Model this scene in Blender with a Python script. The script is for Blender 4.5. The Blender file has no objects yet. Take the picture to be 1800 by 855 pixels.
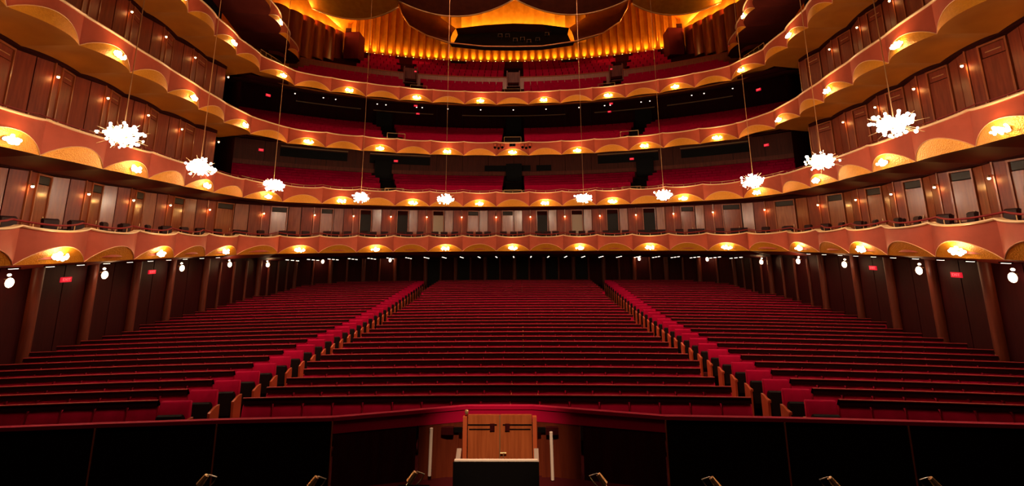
import bpy, math, random
from mathutils import Vector, Matrix
random.seed(7)
S = bpy.context.scene
C = S.collection
H = 3.9                      # eye height above the stalls floor; builders use heights relative to the eye
sin, cos, pi, rad = math.sin, math.cos, math.pi, math.radians

# ------------------------------------------------------------------ camera
cam_d = bpy.data.cameras.new('camera'); cam = bpy.data.objects.new('camera', cam_d); C.objects.link(cam)
cam_d.sensor_width = 36; cam_d.lens = 17.0; cam_d.shift_y = -172.5 / 1800
cam_d.clip_end = 300; cam_d.clip_start = .05
p_, w_, r_ = rad(11.559), rad(-.945), rad(-.367)
Fw = Vector((sin(w_) * cos(p_), cos(w_) * cos(p_), sin(p_)))
R0 = Vector((cos(w_), -sin(w_), 0)); U0 = R0.cross(Fw)
Rr = R0 * cos(r_) + U0 * sin(r_); Uu = -R0 * sin(r_) + U0 * cos(r_)
M = Matrix((Rr, Uu, -Fw)).transposed().to_4x4(); M.translation = (.527, 0, H)
cam.matrix_world = M
S.camera = cam
# ------------------------------------------------------------------ world, exposure
wd = bpy.data.worlds.new('world'); S.world = wd; wd.use_nodes = True
wd.node_tree.nodes['Background'].inputs[0].default_value = (.02, .008, .006, 1)
wd.node_tree.nodes['Background'].inputs[1].default_value = .15
S.view_settings.view_transform = 'Standard'; S.view_settings.look = 'None'
S.view_settings.exposure = 0.0; S.view_settings.gamma = 1.0; S.view_settings.use_curve_mapping = False
try:
    S.cycles.use_denoising = True
    S.cycles.max_bounces = 4; S.cycles.diffuse_bounces = 2; S.cycles.glossy_bounces = 2
    S.cycles.use_adaptive_sampling = True; S.cycles.adaptive_threshold = .03
    S.cycles.sample_clamp_indirect = 4.0; S.cycles.caustics_reflective = False; S.cycles.caustics_refractive = False
except Exception: pass

POW = dict(sconce=42, chandelier=420, wall=7, orch=14, fin=750, fill=9000, cove=620, work=8500, flute=300)
WARM = (1.0, .62, .30); AMBER = (1.0, .45, .10); PALE = (1.0, .70, .44)

def lamp(name, kind, loc, power, col, size=.05, rot=None, parent=None, angle=None, blend=1.0, rel=True):
    l = bpy.data.lights.new(name, kind); l.energy = power; l.color = col
    if kind in ('POINT', 'SPOT'): l.shadow_soft_size = size
    if kind == 'AREA': l.size = size
    if kind == 'SPOT': l.spot_size = angle; l.spot_blend = blend
    o = bpy.data.objects.new(name, l); C.objects.link(o)
    o.location = (loc[0], loc[1], loc[2] + (H if rel else 0))
    if rot is not None: o.rotation_euler = Vector(rot).to_track_quat('-Z', 'Y').to_euler()
    if parent: o.parent = parent
    return o

# ------------------------------------------------------------------ materials
MAT = {}
def mat(name, col, rough=.6, metal=0, emit=None, strength=0, col2=None, scale=8, stretch=(1, 1, 1), bump=0, bscale=60,
        sheen=0, coat=0, wave=None, spec=.5, aniso=0):
    m = bpy.data.materials.new(name); m.use_nodes = True
    nt = m.node_tree; b = nt.nodes['Principled BSDF']
    b.inputs['Base Color'].default_value = (*col, 1); b.inputs['Roughness'].default_value = rough
    b.inputs['Metallic'].default_value = metal; b.inputs['Specular IOR Level'].default_value = spec
    if aniso: b.inputs['Anisotropic'].default_value = aniso
    if sheen:
        b.inputs['Sheen Weight'].default_value = sheen; b.inputs['Sheen Tint'].default_value = (1, .12, .10, 1); b.inputs['Sheen Roughness'].default_value = .4
    if coat: b.inputs['Coat Weight'].default_value = coat; b.inputs['Coat Roughness'].default_value = .12
    if emit: b.inputs['Emission Color'].default_value = (*emit, 1); b.inputs['Emission Strength'].default_value = strength
    tc = nt.nodes.new('ShaderNodeTexCoord'); mp = nt.nodes.new('ShaderNodeMapping')
    nt.links.new(tc.outputs['Object'], mp.inputs[0]); mp.inputs['Scale'].default_value = stretch
    if col2:
        n = nt.nodes.new('ShaderNodeTexNoise'); n.inputs['Scale'].default_value = scale; n.inputs['Detail'].default_value = 5
        nt.links.new(mp.outputs[0], n.inputs['Vector'])
        r = nt.nodes.new('ShaderNodeValToRGB'); r.color_ramp.elements[0].position = .32; r.color_ramp.elements[1].position = .68
        r.color_ramp.elements[0].color = (*col, 1); r.color_ramp.elements[1].color = (*col2, 1)
        nt.links.new(n.outputs['Fac'], r.inputs[0]); nt.links.new(r.outputs[0], b.inputs['Base Color'])
    if bump:
        if wave:
            t = nt.nodes.new('ShaderNodeTexWave'); t.inputs['Scale'].default_value = bscale; t.bands_direction = wave
            t.inputs['Distortion'].default_value = .4; out = t.outputs['Fac']
        else:
            t = nt.nodes.new('ShaderNodeTexVoronoi'); t.inputs['Scale'].default_value = bscale; out = t.outputs['Distance']
        nt.links.new(mp.outputs[0], t.inputs['Vector'])
        bp = nt.nodes.new('ShaderNodeBump'); bp.inputs['Strength'].default_value = bump; bp.inputs['Distance'].default_value = .02
        nt.links.new(out, bp.inputs['Height']); nt.links.new(bp.outputs[0], b.inputs['Normal'])
    MAT[name] = m; return m

mat('front_red', (.40, .068, .032), .6, col2=(.45, .08, .04), scale=3, spec=.2)
mat('gold_panel', (.72, .27, .018), .45, metal=.3, bump=.5, bscale=26, col2=(.80, .33, .028), scale=14)
mat('gold_leaf', (.85, .36, .035), .32, metal=.8, col2=(.75, .28, .022), scale=2.5, bump=.15, bscale=9)
mat('gold_unlit', (.13, .025, .010), .42, metal=.5, col2=(.09, .016, .008), scale=2)  # darkened gold: shade of the unlit petals and shell put into the colour
mat('bronze_edge', (.65, .34, .15), .35, metal=.7)
mat('cream_rail', (.88, .58, .32), .38)
mat('bead', (.85, .45, .22), .4)
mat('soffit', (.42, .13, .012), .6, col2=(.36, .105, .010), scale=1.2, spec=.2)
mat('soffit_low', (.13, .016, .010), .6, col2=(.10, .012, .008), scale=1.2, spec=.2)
mat('wood_column', (.09, .012, .004), .45, col2=(.14, .022, .007), scale=2, stretch=(6, 6, .5), spec=.3)
mat('wood_matt', (.17, .022, .007), .5, col2=(.25, .038, .011), scale=2.5, stretch=(5, 5, .5), spec=.25)
mat('wood', (.14, .016, .006), .45, col2=(.23, .036, .011), scale=2.2, stretch=(6, 6, .6), spec=.35)
mat('wood_door', (.22, .042, .014), .27, col2=(.32, .070, .024), scale=2.5, stretch=(5, 5, .5), coat=.2)
mat('wood_warm', (.26, .055, .014), .38, col2=(.38, .09, .025), scale=3, stretch=(7, 7, .5), coat=.15)
mat('wood_flute', (.16, .014, .006), .30, col2=(.22, .026, .010), scale=2, stretch=(6, 6, .5), coat=.2)
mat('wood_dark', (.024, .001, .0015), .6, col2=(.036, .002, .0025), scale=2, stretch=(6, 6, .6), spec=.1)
mat('wall_backing', (.03, .004, .003), .8, spec=.05)
mat('velvet', (.36, .0005, .034), .8, col2=(.44, .001, .042), scale=5, spec=.08)
mat('velvet_rail', (.34, .0008, .03), .75, spec=.1)
mat('velvet_bar', (.22, .012, .012), .6, spec=.2)
mat('velvet_dark', (.09, .003, .006), .7, spec=.1)
mat('seat_pan', (.007, .003, .003), .6, spec=.1)
mat('title_rail', (.022, .001, .002), .65, spec=.06)
mat('lit_rail_edge', (.34, .03, .03), .6, spec=.1)  # lighter than the rail: light along its top put into the colour
mat('arm_wood', (.42, .08, .025), .4, coat=.1)
mat('carpet', (.04, .002, .003), .9, spec=.1)
mat('aisle', (.50, .06, .03), .8, col2=(.42, .05, .025), scale=6, spec=.1)
mat('black', (.004, .003, .003), .7, spec=.03)
mat('pit_black', (.007, .002, .002), .6, spec=.1)
mat('dark_void', (.003, .002, .002), .9)
mat('door_dark', (.010, .006, .005), .5, spec=.2)
mat('door_pale', (.36, .26, .19), .5)
mat('brass', (.70, .45, .22), .3, metal=.8)
mat('steel', (.6, .55, .5), .3, metal=.9)
mat('pale_tube', (.75, .60, .50), .45)
mat('chair_dark', (.022, .003, .004), .6, spec=.2)
mat('vent', (.022, .014, .008), .6)
mat('bulb', (1, .9, .7), .4, emit=(1, .72, .45), strength=9)
mat('crystal', (1, .95, .85), .2, emit=(1, .84, .58), strength=11)
mat('chandelier_crystal', (1, .97, .9), .2, emit=(1, .90, .74), strength=22)
mat('dot', (1, .95, .85), .4, emit=(1, .84, .70), strength=2.5)
mat('fin_bulb', (1, .85, .4), .4, emit=(1, .62, .14), strength=6)
mat('exit_red', (.5, .02, .03), .4, emit=(1, .01, .04), strength=.55)
mat('exit_letter', (1, .4, .4), .4, emit=(1, .10, .12), strength=1.2)
mat('glass_dark', (.02, .02, .025), .08, coat=1)

# ------------------------------------------------------------------ mesh helpers
class MB:
    def __init__(s): s.v = []; s.f = []
    def grid(s, rows, flip=False):
        o = len(s.v); n = len(rows[0])
        for r in rows: s.v += [tuple(p) for p in r]
        for i in range(len(rows) - 1):
            for j in range(n - 1):
                a = o + i * n + j; q = (a, a + 1, a + n + 1, a + n)
                s.f.append(q[::-1] if flip else q)
        return s
    def box(s, c, d, ax=None, ay=None, az=None):
        ax = Vector(ax or (1, 0, 0)); ay = Vector(ay or (0, 1, 0)); az = Vector(az or (0, 0, 1)); c = Vector(c); o = len(s.v)
        for k in (-.5, .5):
            for j in (-.5, .5):
                for i in (-.5, .5): s.v.append(tuple(c + ax * i * d[0] + ay * j * d[1] + az * k * d[2]))
        for q in ((0, 2, 3, 1), (4, 5, 7, 6), (0, 1, 5, 4), (2, 6, 7, 3), (0, 4, 6, 2), (1, 3, 7, 5)): s.f.append(tuple(o + i for i in q))
        return s
    def panel(s, p, q, z0, z1, th, off=0.0):
        """upright board between plan points p and q, th thick, off = shift to the side"""
        p = Vector((p[0], p[1], 0)); q = Vector((q[0], q[1], 0)); d = q - p; L = d.length; t = d.normalized(); n = Vector((-t.y, t.x, 0))
        c = (p + q) / 2 + n * off; c.z = (z0 + z1) / 2
        return s.box(c, (L, th, z1 - z0), t, n)
    def tube(s, path, r, n=6, cap=True):
        path = [Vector(p) for p in path]; o = len(s.v)
        for i, p in enumerate(path):
            t = (path[min(i + 1, len(path) - 1)] - path[max(i - 1, 0)]).normalized()
            up = Vector((0, 0, 1)) if abs(t.z) < .9 else Vector((1, 0, 0))
            a = t.cross(up).normalized(); b = a.cross(t)
            rr = r[i] if isinstance(r, (list, tuple)) else r
            for k in range(n): s.v.append(tuple(p + a * cos(2 * pi * k / n) * rr + b * sin(2 * pi * k / n) * rr))
        for i in range(len(path) - 1):
            for k in range(n):
                k2 = (k + 1) % n
                s.f.append((o + i * n + k, o + i * n + k2, o + (i + 1) * n + k2, o + (i + 1) * n + k))
        if cap:
            s.f.append(tuple(o + k for k in range(n))[::-1]); s.f.append(tuple(o + (len(path) - 1) * n + k for k in range(n)))
        return s
    def ball(s, c, r, nu=8, nv=5):
        r = r if isinstance(r, (tuple, list)) else (r, r, r); o = len(s.v)
        s.v.append((c[0], c[1], c[2] - r[2]))
        for j in range(1, nv):
            ph = -pi / 2 + pi * j / nv
            for i in range(nu): s.v.append((c[0] + r[0] * cos(ph) * cos(2 * pi * i / nu), c[1] + r[1] * cos(ph) * sin(2 * pi * i / nu), c[2] + r[2] * sin(ph)))
        s.v.append((c[0], c[1], c[2] + r[2])); e = len(s.v) - 1
        for i in range(nu):
            i2 = (i + 1) % nu
            s.f.append((o, o + 1 + i2, o + 1 + i)); s.f.append((e, o + 1 + (nv - 2) * nu + i, o + 1 + (nv - 2) * nu + i2))
            for j in range(nv - 2):
                a = o + 1 + j * nu
                s.f.append((a + i, a + i2, a + nu + i2, a + nu + i))
        return s
    def extrude(s, prof, x0, x1, swap=False):
        """(y,z) profile drawn along x"""
        o = len(s.v); n = len(prof)
        for x in (x0, x1):
            for y, z in prof: s.v.append((x, y, z))
        for k in range(n):
            k2 = (k + 1) % n; s.f.append((o + k, o + k2, o + n + k2, o + n + k))
        s.f.append(tuple(o + k for k in range(n))[::-1]); s.f.append(tuple(o + n + k for k in range(n)))
        return s
    def data(s, name, m, smooth=False):
        me = bpy.data.meshes.new(name); me.from_pydata(s.v, [], s.f); me.update()
        me.materials.append(MAT[m] if isinstance(m, str) else m)
        if smooth: me.polygons.foreach_set('use_smooth', [True] * len(me.polygons))
        return me
    def build(s, name, m, parent=None, local=False, smooth=False):
        if not local: s.v = [(a, b, c + H) for a, b, c in s.v]
        return place(name, s.data(name, m, smooth), parent)

def place(name, me, parent=None, loc=None, rz=0):
    o = bpy.data.objects.new(name, me); C.objects.link(o)
    if parent: o.parent = parent
    if loc is not None: o.location = loc
    if rz: o.rotation_euler.z = rz
    return o
def root(name, loc=(0, 0, 0), rz=0, rel=True):
    o = bpy.data.objects.new(name, None); C.objects.link(o); o.empty_display_size = .2
    o.location = (loc[0], loc[1], loc[2] + (H if rel else 0)); o.rotation_euler.z = rz
    return o
def tag(o, label=None, cat=None, group=None, kind=None):
    if label: o['label'] = label
    if cat: o['category'] = cat
    if group: o['group'] = group
    if kind: o['kind'] = kind
    return o
def struct(o, label, cat): return tag(o, label, cat, kind='structure')
ORD = 'zeroth first second third fourth fifth sixth seventh eighth ninth tenth eleventh twelfth thirteenth fourteenth fifteenth sixteenth seventeenth eighteenth nineteenth twentieth'.split()
TENS = {20: 'twenty', 30: 'thirty'}
def nth(n):
    if n <= 20: return ORD[n]
    t, u = n // 10 * 10, n % 10
    return ('thirtieth' if t == 30 else 'twentieth') if u == 0 else TENS[t] + '-' + ORD[u]
def where(j): return 'at the centre' if j == 0 else f"{nth(abs(j))} {'left' if j < 0 else 'right'} of centre"

# ------------------------------------------------------------------ plan of the horseshoe
STEP = 6.38
SIDE = [(14.11, 25.24), (14.03, 22.6), (13.72, 20.1), (13.38, 17.6), (13.05, 15.2), (12.70, 12.72), (12.37, 10.2), (12.03, 7.7), (11.7, 5.2), (11.35, 2.8)]
DX = [0, .01, .05, .08]; DY = [0, .28, 1.33, 2.38]
ZB = [-.47, 2.49, 6.22, 10.36]
RC = 20.1
def cusp(t, k):
    """plan point of fold k (+right, -left, never 0) of tier t"""
    a = abs(k); sg = 1 if k > 0 else -1
    if a <= 7: x, y = RC * sin(rad(STEP * (a - .5))), 12.9 + RC * cos(rad(STEP * (a - .5)))
    else: x, y = SIDE[a - 8]
    return Vector((sg * x * (1 + DX[t]), y + DY[t], 0))
KMAX = 17
def folds(t): return [cusp(t, k) for k in list(range(-KMAX, 0)) + list(range(1, KMAX + 1))]
def normals(pts):
    out = []
    for i, p in enumerate(pts):
        d = (pts[min(i + 1, len(pts) - 1)] - pts[max(i - 1, 0)]).normalized()
        out.append(Vector((-d.y, d.x, 0)))      # points away from the room: points run left to right
    return out
def bays(pts): return [(i, i - (len(pts) // 2 - 1)) for i in range(len(pts) - 1)]   # (index, bay number, 0 = centre)
NU = 14
def build_front(par, A, B, zb, h, soffit_to, smat, tname, bulge=.20, bot=1.5):
    """one scalloped bay: red face, gold vault below, cream rail cap, bead, underside"""
    d = B - A; L = d.length; t = d.normalized(); n = Vector((t.y, -t.x, 0))      # n towards the room
    us = [i / NU for i in range(NU + 1)]
    par4 = lambda u: 4 * u * (1 - u)
    def P(u, off, z): q = A + d * u + n * off; return (q.x, q.y, z)
    ztop = lambda u: zb + h + .12 - .12 * par4(u) ** .8
    zarch = lambda u: zb + .47 * par4(u) ** .9
    bl = bulge * L / 2.25
    f = MB(); rows = [[], [], []]
    for u in us:
        b = bl * par4(u)
        rows[0].append(P(u, b * 1.25, zarch(u))); rows[1].append(P(u, b * 1.1, (zarch(u) + ztop(u)) / 2)); rows[2].append(P(u, b, ztop(u)))
    f.grid(rows); f.grid([[P(u, bl * par4(u) - .14, zb + .12) for u in us], [P(u, bl * par4(u) - .14, ztop(u)) for u in us]], True)
    f.build('front_panel', 'front_red', par, smooth=True)
    g = MB(); g.grid([[P(u, bl * par4(u) * bot, zb - .01 * par4(u)) for u in us],
                      [P(u, bl * par4(u) * (bot + (1.24 - bot) * .22), zb + (zarch(u) - zb) * .22) for u in us],
                      [P(u, bl * par4(u) * (bot + (1.24 - bot) * .55), zb + (zarch(u) - zb) * .55) for u in us],
                      [P(u, bl * par4(u) * (bot + (1.24 - bot) * .82), zb + (zarch(u) - zb) * .82) for u in us],
                      [P(u, bl * par4(u) * 1.24, zarch(u)) for u in us]])
    g.build('gold_panel', 'gold_panel', par, smooth=True)
    c = MB()
    prof = [(-.17, 0), (.05, 0), (.075, .025), (.06, .06), (-.15, .06)]
    rr = [[P(u, bl * par4(u) + o, ztop(u) + z) for u in us] for o, z in prof + prof[:1]]
    c.grid(rr); c.build('rail_cap', 'cream_rail', par, smooth=False)
    bd = MB(); bd.grid([[P(u, bl * par4(u) * 1.25 + .008, zarch(u) - .012) for u in us], [P(u, bl * par4(u) * 1.25 + .022, zarch(u)) for u in us], [P(u, bl * par4(u) * 1.25 + .004, zarch(u) + .016) for u in us]])
    bd.build('arch_bead', 'bead', par)
    if soffit_to:
        (A2, B2, zw) = soffit_to
        s = MB(); e = [P(u, bl * par4(u) * bot, zb - .01 * par4(u)) for u in us]
        w = [(A2.x + (B2.x - A2.x) * u, A2.y + (B2.y - A2.y) * u, zw) for u in us]
        rows = []
        for k in range(6):
            v = k / 5
            row = []
            for i in range(NU + 1):
                q = [a * (1 - v) + b * v for a, b in zip(e[i], w[i])]; q[2] += .20 * par4(us[i]) * 4 * v * (1 - v); row.append(tuple(q))
            rows.append(row)
        s.grid(rows); s.build('soffit_panel', smat, par, smooth=True)
    return n, bl

# crystal sconce shared meshes
def crystal_mesh(seed, n, ext, r):
    rnd = random.Random(seed); b = MB()
    for i in range(n):
        while True:
            q = [rnd.uniform(-1, 1) for _ in range(3)]
            if .15 < sum(c * c for c in q) <= 1: break
        b.ball((q[0] * ext[0], q[1] * ext[1], q[2] * ext[2]), rnd.uniform(.7, 1.2) * r, 6, 4)
    return b
SC_CR = [crystal_mesh(k, 26, (.29, .05, .11), .044).data('crystals', 'crystal') for k in range(3)]
SC_BP = MB().ball((0, .07, 0), (.20, .03, .09), 10, 5).data('back_plate', 'brass')
SC_ST = MB().tube([(0, .08, 0), (0, -.02, 0)], .03, 6).data('stem', 'brass')
def sconce(pos, n, label, grp, k):
    rz = math.atan2(n.y, n.x) + pi / 2
    r = root('crystal_sconce', pos, rz)
    tag(r, label, 'sconce', grp)
    place('crystals', SC_CR[k % 3], r)['kind'] = 'stuff'; place('back_plate', SC_BP, r); place('stem', SC_ST, r)
    l = lamp('sconce_light', 'POINT', (0, -.16, 0), POW['sconce'], (1, .58, .24), .10, parent=r, rel=False)
    return r

TN = ['lowest tier', 'second tier', 'third tier', 'fourth tier']
DEPTH = [2.0, 2.0, 2.0, 2.2]
WALLPTS = []
FRONT_H = .87
for t in range(4):
    pts = folds(t); nr = normals(pts)
    wall = [p + n * (DEPTH[t] if abs(i - (len(pts) - 1) / 2) > 7 or t == 0 else DEPTH[t]) for i, (p, n) in enumerate(zip(pts, nr))]
    WALLPTS.append((pts, nr, wall))
    par = struct(root('balcony_front', (0, 0, -H)), f'scalloped rose balcony front with gold arches, {TN[t]} of the hall', 'balcony')
    for i, j in bays(pts):
        A, B = pts[i], pts[i + 1]
        side = abs(j) >= 8
        zw = ZB[t] - .12 if t else ZB[t] - .25
        st = (wall[i], wall[i + 1], zw)
        if t >= 1 and not side: st = (pts[i] + nr[i] * 1.2, pts[i + 1] + nr[i + 1] * 1.2, ZB[t] + (.04 if t == 1 else .25))
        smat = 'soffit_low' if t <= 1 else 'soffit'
        n, bl = build_front(par, A, B, ZB[t], FRONT_H, st, smat, TN[t], bot=(-.3, .6, 1.5, 1.5)[t])
        if (j % 2 == 0) == (t in (0, 2)) and abs(j) <= 15:
            m = (A + B) / 2 + n * (bl * ((-.3, .6, 1.5, 1.5)[t] + 1.24) / 2 + .11)
            sconce((m.x, m.y, ZB[t] + .19), n, f'lit crystal sconce on the {TN[t]} front, {where(j)}', f'crystal sconces on the {TN[t]} front', j)

# ------------------------------------------------------------------ velvet hand rail above the two lower rails, brass posts
for t in (0, 1, 2):
    pts, nr, wall = WALLPTS[t]
    hr = tag(root('hand_rail', (0, 0, -H)), f'red velvet hand rail on short posts above the {TN[t]} front', 'hand rail', kind='structure')
    for i, j in bays(pts):
        if t == 2 and abs(j) < 8: continue
        A, B = pts[i], pts[i + 1]; d = B - A; n = Vector((d.y, -d.x, 0)).normalized()
        b = MB()
        P = lambda u, z: (lambda q: (q.x, q.y, z))(A + d * u + n * (.20 * d.length / 2.25 * 4 * u * (1 - u) - .22))
        zt = lambda u: ZB[t] + FRONT_H + .12 - .12 * (4 * u * (1 - u)) + .20
        r = .032 if t == 0 else .016
        b.tube([P(u / 8, zt(u / 8)) for u in range(9)], r, 6, False)
        b.build('velvet_bar', 'velvet_bar' if t != 1 or abs(j) >= 8 else 'brass', hr, smooth=True)
        for u in (.2, .5, .8):
            MB().tube([P(u, zt(u) - .20), P(u, zt(u) - .02)], .014, 5).build('post', 'brass', hr)

# ------------------------------------------------------------------ boxes: back walls, doors, lamps, chairs
LAMP_CUP = MB().tube([(0, 0, .10), (0, 0, .02)], [.035, .055], 8).data('lamp_cup', 'brass')
LAMP_BULB = MB().ball((0, 0, 0), .045, 8, 5).data('lamp_bulb', 'bulb')
def wall_lamp(pos, n, label, grp, power, col=AMBER, name='wall_lamp', globe=False):
    r = tag(root(name, pos, math.atan2(n.y, n.x) + pi / 2), label, 'lamp', grp)
    if globe: place('globe', GLOBE, r); place('top_glow', GLOBE2, r); place('bracket', BRK2, r)
    else: place('lamp_bulb', LAMP_BULB, r); place('lamp_cup', LAMP_CUP, r); place('bracket', BRK, r)
    if power: lamp('lamp_light', 'POINT', (0, -.16 if globe else -.03, -.03 if globe else -.06), power, col, .05, parent=r, rel=False)
    return r
GLOBE = MB().ball((0, 0, 0), (.10, .10, .14), 10, 6).data('globe', 'bulb'); GLOBE2 = MB().ball((0, .05, .22), (.05, .05, .04), 8, 5).data('top_glow', 'bulb')
BRK2 = MB().tube([(0, .18, .1), (0, .08, .1), (0, .03, .13)], .02, 5).data('bracket', 'brass')
BRK = MB().tube([(0, 0, .09), (0, .14, .09)], .016, 5).data('bracket', 'brass')
def chair_data():
    b = MB()
    b.box((0, 0, .43), (.46, .44, .08)); b.extrude([(.16, .40), (.22, .42), (.30, .92), (.24, .95), (.18, .90)], -.23, .23)
    for x in (-.19, .19):
        for y in (-.17, .19): b.box((x, y, .2), (.04, .04, .40))
    for x in (-.24, .24): b.box((x, .02, .62), (.05, .40, .05)); b.box((x, -.14, .52), (.04, .04, .2))
    return b.data('box_chair', 'chair_dark')
CHAIR = chair_data()
DN = [0]
def door(p, q, z0, z1, leafm, label, n):
    DN[0] += 1
    par = struct(root(f'door_{DN[0]}', (0, 0, -H)), label, 'door')
    d = (q - p); L = d.length; t = d.normalized()
    z2 = z0 + (z1 - z0) * .87
    MB().panel(p + t * .07, q - t * .07, z0, z2 - .03, .05).build('leaf', leafm, par)
    if leafm in ('wood_door', 'wood_matt'):
        MB().panel(p + t * .10, q - t * .10, z2, z1 - .08, .05).build('transom_vent', 'vent' if leafm == 'wood_door' else 'wood_matt', par)
        if leafm == 'wood_matt': MB().panel(p + t * .2, q - t * .2, (z2 + z1) / 2 - .08, (z2 + z1) / 2 - .05, .07).build('slot', 'brass', par)
        MB().tube([tuple((p + t * (L - .16) - n * .05).to_tuple()[:2]) + (z0 + .95,), tuple((p + t * (L - .16) - n * .05).to_tuple()[:2]) + (z0 + 1.08,)], .015, 5).build('handle', 'brass', par)
    fr = MB(); fr.panel(p, p + t * .06, z0, z1, .12); fr.panel(q - t * .06, q, z0, z1, .12); fr.panel(p + t * .06, q - t * .06, z1 - .06, z1, .12)
    fr.build('frame', 'wood_warm', par)
DARK_DOORS = {-4, -3, 1, 3, 4}; PALE_DOORS = {-2, 2}
chair_n = 0
for t in range(4):
    pts, nr, wall = WALLPTS[t]
    zf = ZB[t] + (.36 if t == 0 else .24)              # box floor
    zt = ([2.37, 6.10, 10.24, 12.9][t])                # top of the box wall
    wl = struct(root('wall_boxes', (0, 0, -H)), f'rosewood panelled back wall of the {TN[t]} boxes', 'wall')
    fl = MB(); fln = 0
    for i, j in bays(pts):
        if t and abs(j) < 8: continue
        A, B = wall[i], wall[i + 1]
        out = (nr[i] + nr[i + 1]).normalized()
        Mid = A + (B - A) * .52 + out * .28
        f0, f1 = pts[i], pts[i + 1]
        fl.grid([[(f0.x, f0.y, zf), (f1.x, f1.y, zf)], [(A.x + out.x * .4, A.y + out.y * .4, zf), (B.x + out.x * .4, B.y + out.y * .4, zf)]])
        bk = MB(); o = out * .12
        bk.panel(A + o, Mid + o, zf, zt + .1, .04); bk.panel(Mid + o, B + o, zf, zt + .1, .04)
        bk.build('backing', 'wall_backing', wl)
        sgn = 1
        e1 = Mid - A; e2 = B - Mid
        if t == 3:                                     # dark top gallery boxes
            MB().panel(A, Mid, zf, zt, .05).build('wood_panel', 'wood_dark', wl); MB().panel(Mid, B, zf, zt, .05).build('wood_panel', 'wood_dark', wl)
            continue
        MB().panel(A + e1 * .03, A + e1 * .30, zf, zt, .05).build('wood_panel', 'wood', wl)
        lm = 'wood_door'
        if t == 0 and j in DARK_DOORS: lm = 'door_dark'
        if t == 0 and j in PALE_DOORS: lm = 'door_pale'
        sort = {'wood_door': 'rosewood box door under a dark vent', 'door_dark': 'dark open looking box doorway', 'door_pale': 'pale grey box door'}[lm]
        door(A + e1 * .32, A + e1 * .98, zf, zt - .02, lm if t == 0 or lm != 'wood_door' else 'wood_matt', f'{sort}, {TN[t]}, {where(j)}', out)
        MB().panel(Mid + e2 * .03, Mid + e2 * .50, zf, zt, .05).build('wood_panel', 'wood_door' if t == 0 else 'wood_matt', wl)
        MB().panel(Mid + e2 * .53, Mid + e2 * .97, zf, zt, .05).build('wood_panel', 'wood', wl)
        MB().panel(A - e1 * .02, A + e1 * .02, zf, zt, .10).build('pilaster', 'wood_warm', wl)
        k = j if j < 0 else j
        lp = B - out * .17
        if abs(j) <= 15:
            wall_lamp((lp.x, lp.y, zt - .50), -out, f'small wall lamp in the {TN[t]} boxes, right of bay {where(j)}' if j else f'small wall lamp in the {TN[t]} boxes, right of the middle bay',
                      f'wall lamps in the {TN[t]} boxes', POW['wall'] * (1 if t < 2 else .6))
        # chairs in the box
        for q, (u, dd) in enumerate(((.22, .55), (.50, .62), (.78, .55)) if t == 0 else ((.3, .6), (.7, .6))):
            c = f0 + (f1 - f0) * u + out * (dd + (.45 if (q % 2 and t == 0) else 0))
            ch = place('box_chair', CHAIR, None, (c.x, c.y, zf + H), math.atan2(-out.y, -out.x) + pi / 2 + random.uniform(-.3, .3))
            pos = ('left', 'middle', 'right')[q] if t == 0 else ('left', 'right')[q]
            tag(ch, f'dark box chair, {pos} one in the {TN[t]} bay {where(j)}', 'chair', f'dark chairs in the {TN[t]} boxes')
    o = fl.build('floor_boxes', 'carpet'); struct(o, f'carpeted box floor of the {TN[t]}', 'floor')

# dark slab strip over the box walls, between wall top and next soffit
for t in range(3):
    pts, nr, wall = WALLPTS[t]
    b = MB()
    for i, j in bays(pts):
        if t and abs(j) < 8: continue
        A, B = wall[i], wall[i + 1]; out = (nr[i] + nr[i + 1]).normalized()
        zt = [2.37, 6.10, 10.24][t]
        b.panel(A + out * .02, B + out * .02, zt - .02, zt + .5, .5, off=.2)
    struct(b.build('trim_%d' % (t + 1), 'wall_backing'), f'dark cornice over the box walls of the {TN[t]}', 'trim')

# ------------------------------------------------------------------ deep central decks of the upper tiers
def arc(t, a, off, z):
    return ((RC + off) * sin(rad(a)) * (1 + DX[t]), 12.9 + DY[t] + (RC + off) * cos(rad(a)), z)
AMAX = 49.0
ANG = [-AMAX + i * 2 * AMAX / 48 for i in range(49)]
def ring(t, o0, z0, o1, z1, b=None, angs=ANG):
    b = b or MB(); b.grid([[arc(t, a, o0, z0) for a in angs], [arc(t, a, o1, z1) for a in angs]]); return b
ROWS = {1: [(1.0 + .85 * i, 3.50 + .30 * i) for i in range(8)],
        2: [(1.0 + .85 * i, 7.55 + .345 * i) for i in range(8)],
        3: [(1.0 + .90 * i, 11.62 + .50 * i) for i in range(6)] + [(7.45 + .90 * i, 15.62 + .64 * i) for i in range(5)]}
AISLES = {1: (-22.3, 0, 22.3), 2: (-22.3, 0, 22.3), 3: (-18.5, 0, 18.5)}
def add_seat(b, p, a, w=.545):
    """small theatre seat joined into b; a = bearing (degrees) of the row at that seat"""
    c, s = cos(-rad(a)), sin(-rad(a)); o = len(b.v)
    prof = [(-.30, -.52), (-.28, -.44), (.02, -.46), (.06, -.02), (.10, 0), (.14, -.02), (.12, -.56)]
    for x in (-w / 2, w / 2):
        for y, z in prof: b.v.append((p[0] + x * c - y * s, p[1] + x * s + y * c, p[2] + z))
    n = len(prof)
    for k in range(n):
        k2 = (k + 1) % n; b.f.append((o + k, o + k2, o + n + k2, o + n + k))
    b.f.append(tuple(o + k for k in range(n))); b.f.append(tuple(o + n + k for k in range(n))[::-1])
GUARD = {}
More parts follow.
